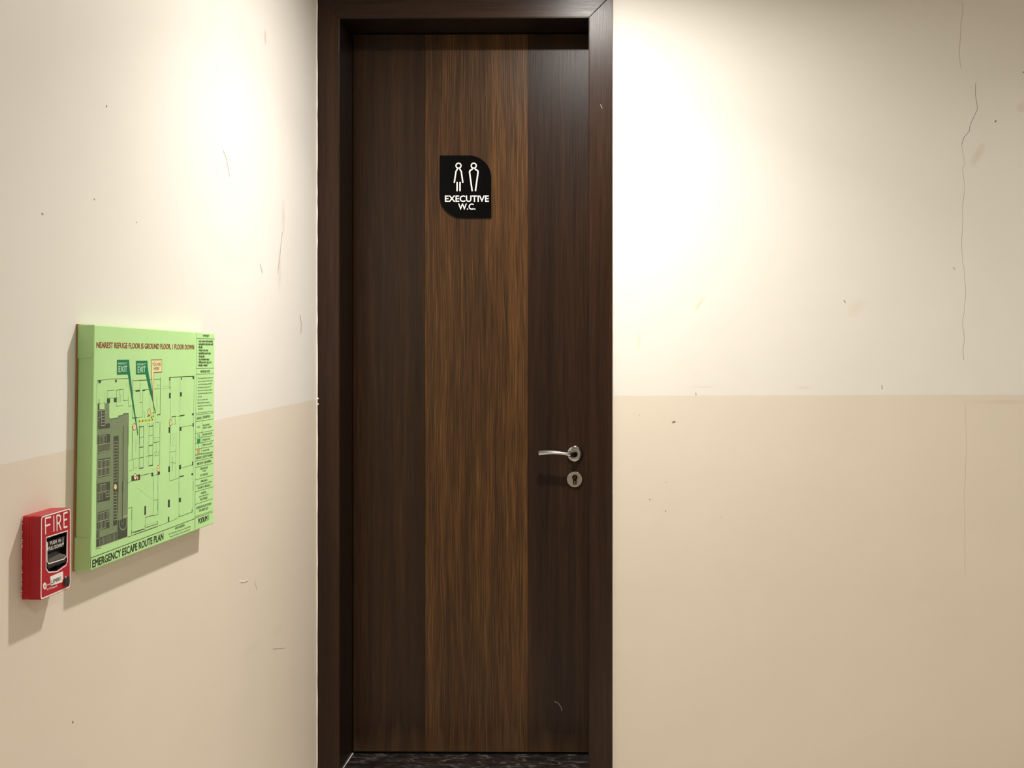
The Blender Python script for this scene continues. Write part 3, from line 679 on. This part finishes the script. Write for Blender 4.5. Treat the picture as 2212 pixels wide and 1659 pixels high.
# exit flags
for pts in (Z('T', (510, 550), (758, 548), (768, 700)) + Z('A', (905, 0), (975, 600), (1075, 1300), (1092, 1440), (1076, 1440), (1060, 1310), (940, 600), (850, 0)) + Z('T', (725, 852), (510, 858)),
            Z('T', (905, 572), (1138, 570), (1145, 690)) + Z('B', (240, 0), (320, 400), (345, 640), (402, 890), (388, 905), (335, 650), (255, 380), (170, 0)) + Z('T', (1110, 850), (905, 855))):
    mb = MB(); poly(mb, pts, 7); mb.build('exit_flag', P_green, brd)
mb = MB(); poly(mb, Z('T', (1218, 552), (1440, 550), (1440, 805), (1275, 814)) + Z('B', (360, 100), (352, 860), (345, 700), (312, 100)), 6); mb.build('location_flag', P_cream, brd)
mb = MB(); q = Z('T', (1218, 552), (1440, 550), (1440, 805), (1275, 814)) + Z('B', (360, 100), (352, 870), (345, 700), (312, 100)) + Z('T', (1218, 552)); strip(mb, [pln(7)(*s) for s in q], 0.0013, (1, 0, 0)); mb.build('location_flag_outline', P_red, brd)
P8 = pln(8)
mb = MB()
lettering(mb, 'EMERGENCY', *Z('T', (530, 652), (722, 645)), 42 / 9.617, P8, 0.0); lettering(mb, 'EXIT', *Z('T', (540, 808), (720, 800)), 128 / 9.617, P8, 0.01)
P_mint = plain('print_mint', (206, 244, 196), 0.6); mb.build('exit_flag_lettering', P_mint, brd); mb = MB()
lettering(mb, 'EMERGENCY', *Z('T', (928, 668), (1105, 660)), 42 / 9.617, P8, 0.0); lettering(mb, 'EXIT', *Z('T', (938, 816), (1102, 810)), 124 / 9.617, P8, 0.01)
mb.build('exit_flag_lettering', P_mint, brd)
mb = MB(); lettering(mb, 'YOU ARE', *Z('T', (1242, 672), (1418, 672)), 62 / 9.617, P8, 0.01); lettering(mb, 'HERE', *Z('T', (1272, 768), (1385, 764)), 66 / 9.617, P8, 0.01); mb.build('location_flag_lettering', P_red, brd)
mb = MB(); lettering(mb, 'NEAREST REFUGE FLOOR IS GROUND FLOOR, 1 FLOOR DOWN', *Z('T', (85, 300), (2112, 335)), 118 / 9.617, P8, 0.018); mb.build('heading_lettering', P_red, brd)
mb = MB(); lettering(mb, 'EMERGENCY ESCAPE ROUTE PLAN', *Z('J', (310, 1484), (1104, 1166)), 84 / 5.183, P8, 0.022); mb.build('title_lettering', P_text, brd)
mb = MB(); lettering(mb, 'ADIL BUILDING', *Z('F', (915, 1075), (1130, 998)), 48 / 10.37, P8, 0.012)
lettering(mb, 'Plot 57 New Road, Ghansoli near Wagale Estate', *Z('F', (772, 1202), (1260, 1020)), 34 / 10.37, P8); lettering(mb, 'Mumbai The Western, Thane, Maharashtra 400', *Z('F', (800, 1258), (1250, 1090)), 34 / 10.37, P8)
mb.build('address_lettering', P_text, brd)
mb = MB(); lettering(mb, 'PODIUM 1', *Z('H', (215, 1525), (388, 1455)), 88 / 7.54, P8, 0.02); mb.build('floor_name_lettering', P_text, brd)
# ruled lines of the legend column
mb = MB()
for z, q, wd in [('G', [(163, 105), (140, 1659)], 4), ('H', [(170, 0), (158, 1600)], 5), ('G', [(160, 200), (408, 205)], 4), ('G', [(155, 615), (400, 608)], 4), ('G', [(155, 692), (398, 684)], 4), ('G', [(148, 1228), (390, 1200)], 4), ('G', [(148, 1252), (390, 1222)], 4),
                 ('G', [(145, 1345), (388, 1308)], 4), ('G', [(240, 1242), (230, 1659)], 4), ('G', [(145, 1508), (386, 1465)], 4), ('H', [(175, 125), (460, 80)], 5), ('H', [(170, 215), (458, 162)], 5), ('H', [(170, 305), (456, 255)], 5), ('H', [(168, 388), (456, 345)], 5), ('H', [(168, 405), (456, 358)], 5),
                 ('H', [(275, 0), (270, 372)], 5), ('H', [(165, 500), (456, 435)], 5), ('H', [(165, 603), (456, 533)], 5), ('H', [(165, 803), (452, 727)], 5), ('H', [(162, 1000), (450, 917)], 5), ('H', [(162, 1205), (448, 1108)], 5), ('H', [(160, 1408), (446, 1305)], 5), ('H', [(160, 1430), (446, 1326)], 5),
                 ('J', [(290, 1376), (1455, 935)], 5), ('J', [(290, 1376), (288, 1490)], 5), ('F', [(1365, 0), (1365, 1060)], 7)]:
    L(mb, z, q, wd * 1.3, 5)
mb.build('legend_rules', P_line, brd)
mb = MB()
lettering(mb, 'महत्वपूर्ण', *Z('G', (245, 172), (330, 174)), 26 / 6.38, P8, 0.01)
for s, xa, xb, y in [('* सदर नकाशा मध्ये दाखवलेला', 180, 382, 252), ('आपत्कालीन मार्ग आहे आगी', 185, 384, 292), ('वेळी', 185, 240, 334), ('* घाबरून जाऊ नका', 180, 318, 376), ('* सुरक्षित मार्गाने बाहेर', 178, 355, 417), ('पडावे', 185, 268, 460), ('* धूर असल्यास वाकून', 180, 332, 500), ('* लिफ्टचा वापर करू नये व', 176, 368, 541), ('एकत्र जमावे', 180, 308, 582)]:
    lettering(mb, s, *Z('G', (xa, y), (xb, y + 2)), 26 / 6.38, P8, 0.02)
lettering(mb, 'IMPORTANT NOTE', *Z('G', (213, 670), (342, 666)), 30 / 6.38, P8, 0.02)
mb.build('notice_lettering', P_text, brd)
mb = MB()
for s, xa, xb, y in [('This drawing shows the escape route', 176, 380, 758), ('plan for evacuation of floor in the', 180, 378, 800), ('event of an emergency, like FIRE', 180, 366, 842), ('Do not panic, protect yourself', 175, 350, 884), ('Stay low and crawl to the nearest', 174, 370, 926), ('exit, get to the evacuation area on the', 176, 376, 966), ('safe side', 176, 230, 1010),
                     ('Do not use lifts while', 172, 312, 1054), ('Please assemble in emergency', 172, 340, 1096), ('assembly area and wait for further', 176, 372, 1138), ('instructions', 176, 246, 1178)]:
    lettering(mb, s, *Z('G', (xa, y), (xb, y - (xb - xa) * 0.07)), 20 / 6.38, P8, 0.004)
mb.build('instruction_lettering', P_text, brd)
mb = MB()
for z, s, xa, ya, xb, yb_, ch in [('G', 'LEGENDS', 160, 1316, 226, 1306, 30), ('G', 'DESCRIPTION', 248, 1300, 344, 1286, 32), ('G', 'FIRE ASSEMBLY', 248, 1408, 344, 1390, 22), ('G', 'POINT / ALARM', 248, 1444, 362, 1424, 22), ('H', 'ESCAPE ROUTE', 290, 80, 440, 56, 28), ('H', 'EMERGENCY EXIT', 288, 168, 410, 146, 28), ('H', 'MANUAL CALL POINT', 288, 250, 438, 222, 28), ('H', 'YOU ARE HERE', 288, 342, 392, 322, 26),
                                  ('H', 'EMERGENCY CONTACT NUMBERS', 180, 470, 440, 412, 36), ('H', 'BMS ROOM - 022-66508642', 195, 564, 425, 508, 38), ('H', 'FIRE STATION', 252, 640, 368, 616, 32), ('H', 'VASHI', 282, 672, 340, 660, 20), ('H', '101 / 27822222', 248, 745, 372, 716, 30), ('H', 'AMBULANCE', 254, 844, 362, 820, 34),
                                  ('H', 'NAVI MUMBAI MUNICIPAL HOSPITAL', 178, 912, 436, 836, 18), ('H', 'SECURITY 108/22222', 208, 955, 405, 902, 32), ('H', 'HOSPITAL', 264, 1036, 346, 1014, 32), ('H', 'NAVI MUMBAI HOSPITAL', 228, 1090, 384, 1044, 18), ('H', '022-27582223', 248, 1138, 362, 1106, 32), ('H', 'GOREGAON POLICE STATION', 182, 1282, 424, 1204, 36), ('H', '022-2872-2222', 230, 1322, 378, 1276, 34)]:
    lettering(mb, s, *Z(z, (xa, ya), (xb, yb_)), ch / ZO[z][2], P8, 0.012)
mb.build('legend_lettering', P_text, brd)
mb = MB(); lettering(mb, 'F.A.C', *Z('G', (168, 1432), (208, 1426)), 28 / 6.38, P8, 0.01); mb.build('legend_red_lettering', P_red, brd)
mb = MB(); poly(mb, Z('H', (196, 138), (248, 128), (246, 206), (196, 214)), 6); mb.build('legend_exit_icon', plain('legend_green', (38, 140, 86), 0.6), brd)
mb = MB(); L(mb, 'H', [(215, 215), (226, 298)], 10, 6); L(mb, 'H', [(208, 62), (210, 104)], 9, 6); L(mb, 'H', [(236, 52), (235, 102)], 9, 6); poly(mb, Z('H', (204, 78), (216, 76), (210, 56)), 7); poly(mb, Z('H', (228, 86), (243, 84), (236, 106)), 7); mb.build('legend_arrow_icon', P_text, brd)
mb = MB(); poly(mb, Z('H', (190, 312), (250, 300), (236, 330), (236, 368), (204, 378), (204, 335)), 6); mb.build('legend_call_point_icon', P_org, brd)

# ------------------------------------------------------------------ fire alarm call point
PT = 0.030
XP = XL + PT
PZ = lambda *q: [(20 + x / 6.383, 1070 + y / 6.383) for x, y in q]
pP = lambda k: (lambda x, y: at_X(x, y, XP + k * 0.00012))
P0 = pP(0)
o4 = [P0(*q) for q in PZ((435, 285), (848, 163), (846, 1272), (428, 1452))]   # TL TR BR BL
cen = sum(o4, Vector()) / 4
fa = tag(empty('fire_call_point', (XL, o4[3].y, o4[3].z)), 'red pull-down fire alarm box with white FIRE lettering on the left wall', 'fire alarm')
def rounded(c4_, r, n=5):
    out = []
    for i in range(4):
        p = c4_[i]; a = (c4_[i - 1] - p).normalized(); b = (c4_[(i + 1) % 4] - p).normalized()
        for j in range(n + 1):
            t = j / n; q0 = p + a * r; q1 = p + b * r
            out.append(q0 * (1 - t) ** 2 + p * 2 * t * (1 - t) + q1 * t ** 2)
    return out
def inset(c4_, d): # shrink about the centre by absolute distance
    out = []
    for i in range(4):
        p = c4_[i]; a = (c4_[i - 1] - p).normalized(); b = (c4_[(i + 1) % 4] - p).normalized(); out.append(p + (a + b) * d)
    return out
hole = [P0(*q) for q in PZ((516, 590), (795, 500), (795, 905), (780, 955), (655, 1042), (545, 1050), (516, 1005))]
pocket = 0.014
outer = rounded(o4, 0.006)
MB().prism_hole(outer, hole, (-pocket, 0, 0)).build('front_cover', M_redp, fa, 0.0006, 1)
bc = [Vector((XL, p.y, p.z)) for p in outer]
def setx(lst, x): return [Vector((x, p.y, p.z)) for p in lst]
MB().prism(setx(outer, XP - pocket - 0.0001), (-(PT - pocket - 0.0125), 0, 0)).build('body', M_red, fa)
MB().prism(setx(rounded(inset(o4, 0.0004), 0.006), XL + 0.0118), (-0.0113, 0, 0)).build('back_box', M_red, fa, 0.0006, 1)
# white border lines
mb = MB()
bo = rounded(setx(inset(o4, 0.0009), XP + 0.0001), 0.0065, 6); bi = rounded(setx(inset(o4, 0.0031), XP + 0.0001), 0.005, 6)
n = len(bo)
mb.add(bo + bi, [(i, (i + 1) % n, n + (i + 1) % n, n + i) for i in range(n)])
mb.build('border_line', M_white, fa)
mb = MB(); q = PZ((508, 582), (802, 488), (803, 908), (786, 962), (658, 1052), (542, 1061), (507, 1010), (508, 582)); strip(mb, [pP(1)(*s) for s in q], 0.0017, (1, 0, 0)); mb.build('opening_outline', M_white, fa)
mb = MB()
for s in ([(497, 320), (503, 530)], [(497, 318), (572, 298)], [(500, 425), (560, 400)], [(614, 290), (616, 490)], [(656, 280), (660, 485)],
          [(656, 280), (690, 272), (708, 295), (706, 345), (690, 378), (658, 388)], [(682, 382), (714, 470)], [(752, 250), (755, 445)], [(752, 250), (800, 234)], [(753, 345), (792, 328)], [(755, 445), (798, 430)]):
    strip(mb, [pP(1)(*t) for t in PZ(*s)], 0.0029, (1, 0, 0), True)
mb.build('fire_lettering', M_white, fa)
# pocket floor and pull handle
hc = sum(hole, Vector()) / len(hole)
inn = [hc + (p - hc) * 0.975 for p in hole]
MB().prism_hole(setx([hc + (p - hc) * 0.998 for p in hole], XP - 0.0008), setx(inn, XP - 0.0008), (-(pocket - 0.0014), 0, 0)).build('pocket_liner', M_blk, fa)
MB().prism([Vector((XP - pocket + 0.0004, p.y, p.z)) for p in hole], (-0.0004, 0, 0)).build('pocket', M_blk, fa)
hp = lambda k, d: (lambda x, y: at_X(x, y, XP - d))
def hq(pts, d): return [at_X(x, y, XP - d) for x, y in PZ(*pts)]
topf = hq([(526, 640), (788, 530), (788, 720), (526, 790)], 0.0015)
# handle: upright push panel, then a ledge sloping inwards
hy0, hy1 = topf[0].y, topf[1].y
zt0, zb0 = topf[0].z - 0.0005, topf[3].z
zl = zb0 - 0.026
hnd = MB().sweep([[Vector((XP - 0.002, y, zt0)), Vector((XP - 0.012, y, zt0)), Vector((XP - 0.012, y, zl)), Vector((XP - 0.001, y, zl)), Vector((XP - 0.001, y, zl + 0.003)), Vector((XP - 0.0095, y, zb0 - 0.006)), Vector((XP - 0.0035, y, zb0))]
                  for y in (hy0, hy1)]).build('pull_handle', M_blk, fa, 0.0004, 1)
hx = XP - 0.0016
ph = lambda x, y: at_X(x, y, hx)
mb = MB()
lettering(mb, 'PUSH  IN', *PZ((563, 684), (714, 640)), 46 / 6.383, ph, 0.012); lettering(mb, 'PULL DOWN', *PZ((545, 760), (725, 706)), 48 / 6.383, ph, 0.012)
mb.build('handle_lettering', M_white, hnd)
for xx, ya, yb_ in ((527, 650, 765), (741, 580, 690)):
    mb = MB(); a, b = PZ((xx, ya), (xx, yb_)); strip(mb, [ph(*a), ph(*b)], 0.0016, (1, 0, 0))
    mb.flat([ph(*t) for t in PZ((xx - 12, yb_ - 30), (xx + 12, yb_ - 38), (xx + 1, yb_ + 6))]); mb.build('handle_arrow', M_white, hnd)
mb = MB(); q = PZ((519, 640), (522, 905), (545, 944), (755, 876), (790, 838), (794, 545)); strip(mb, [at_X(*t, XP - 0.0004) for t in q], 0.0018, (1, 0, 0)); mb.build('handle_outline', M_white, hnd)
MB().flat(hq([(545, 930), (780, 850), (775, 815), (700, 800), (540, 880)], 0.0008)).build('finger_ledge', M_gry, hnd)
MB().prism(hq([(628, 1010), (690, 925), (765, 905), (775, 935), (655, 1035)], 0.010), (0.002, 0, 0)).build('pocket_rib', M_gry, fa)
# sticker, maker's mark, key lock
MB().prism([pP(1)(*t) for t in PZ((563, 1120), (740, 1045), (743, 1192), (572, 1247))], (0.0002, 0, 0)).build('sticker', M_white, fa)
mb = MB(); lettering(mb, 'L5M001', *PZ((580, 1226), (712, 1168)), 54 / 6.383, pP(4), 0.016); mb.build('sticker_lettering', M_blk, fa)
mb = MB(); q = [(490 + 25 * math.cos(t), 1250 + 48 * math.sin(t)) for t in [2 * math.pi * i / 24 for i in range(24)]]; mb.flat([pP(1)(*s) for s in PZ(*q)])
lettering(mb, 'mor', *PZ((524, 1246), (570, 1232)), 30 / 6.383, pP(1), 0.02); lettering(mb, 'by Honeywell', *PZ((520, 1308), (658, 1262)), 30 / 6.383, pP(1), 0.012)
mb.build('maker_mark', M_white, fa)
mb = MB(); lettering(mb, 'e', *PZ((480, 1272), (502, 1264)), 44 / 6.383, pP(2), 0.01); mb.build('maker_mark_letter', M_redp, fa)
kl = P0(*PZ((774, 1186))[0])
lk = MB().lathe(kl, (1, 0, 0), [(0, 0.0090), (0.002, 0.0090), (0.0032, 0.0080), (0.0036, 0.006), (0.0036, 0.001)], 28).build('key_lock', M_blk, fa, smooth=True)
MB().box(kl.x + 0.0034, kl.x + 0.0044, kl.y - 0.0008, kl.y + 0.0008, kl.z - 0.0035, kl.z + 0.0035).build('key_slot', M_gry, lk)
cp = P0(*PZ((795, 1082))[0])
MB().lathe(kl + Vector((-0.0002, 0, 0)), (1, 0, 0), [(0, 0.0105), (0.0010, 0.0103), (0.0014, 0.0094)], 28).build('lock_collar', M_red, lk, smooth=True)
# ragged strip of white plaster along the near edge of the box
mb = MB(); rnd = random.Random(5); N = 110; ed = [o4[0].lerp(o4[3], i / N) for i in range(1, N)]
va = [Vector((XL + 0.0004, p.y - 0.0012, p.z)) for p in ed]; vb = [Vector((XL + 0.0006 + (rnd.random() ** 3) * 0.0018, p.y - 0.0012, p.z)) for p in ed]; vc = [Vector((q.x, q.y + 0.0012, q.z)) for q in vb]
M_ = len(ed); mb.add(va + vb + vc, [(i, i + 1, M_ + i + 1, M_ + i) for i in range(M_ - 1)] + [(M_ + i, M_ + i + 1, 2 * M_ + i + 1, 2 * M_ + i) for i in range(M_ - 1)])
mb.build('plaster_edge', M_caulk, fa)

# ------------------------------------------------------------------ ceiling downlight by the door and two added fill lamps
M_lens = NT('lamp_lens'); M_lens.b.inputs['Emission Color'].default_value = WARM + (1,); M_lens.b.inputs['Emission Strength'].default_value = 6.0; M_lens = M_lens.m
names = ['round recessed ceiling downlight nearest the brown door', 'added fill downlight, unseen, by the right end wall', 'added fill downlight, unseen, behind the viewer']
for (x, y, watt, spread, watt2, spread2), lab in zip(LIGHTS, names):
    t = tag(empty('downlight_or_fill', (x, y, CEIL_Z)), lab, 'downlight', group='recessed ceiling downlights')
    MB().lathe((x, y, CEIL_Z - 0.0005), (0, 0, -1), [(0, 0.062), (0.004, 0.060), (0.006, 0.054), (0.004, 0.048)], 32).build('ring', M_white, t, smooth=True)
    MB().lathe((x, y, CEIL_Z - 0.005), (0, 0, -1), [(0, 0.046), (0.002, 0.044)], 32).build('lens', M_lens, t)
    for e_, sp in ((watt, spread), (watt2, spread2)):
        if not e_: continue
        ld = bpy.data.lights.new('downlight_or_fill_lamp', 'AREA'); ld.shape = 'DISK'; ld.size = 0.088; ld.energy = e_; ld.color = WARM; ld.spread = math.radians(sp)
        lo = bpy.data.objects.new('downlight_or_fill_lamp', ld); COL.objects.link(lo); lo.parent = t; lo.location = (0, 0, -0.012)
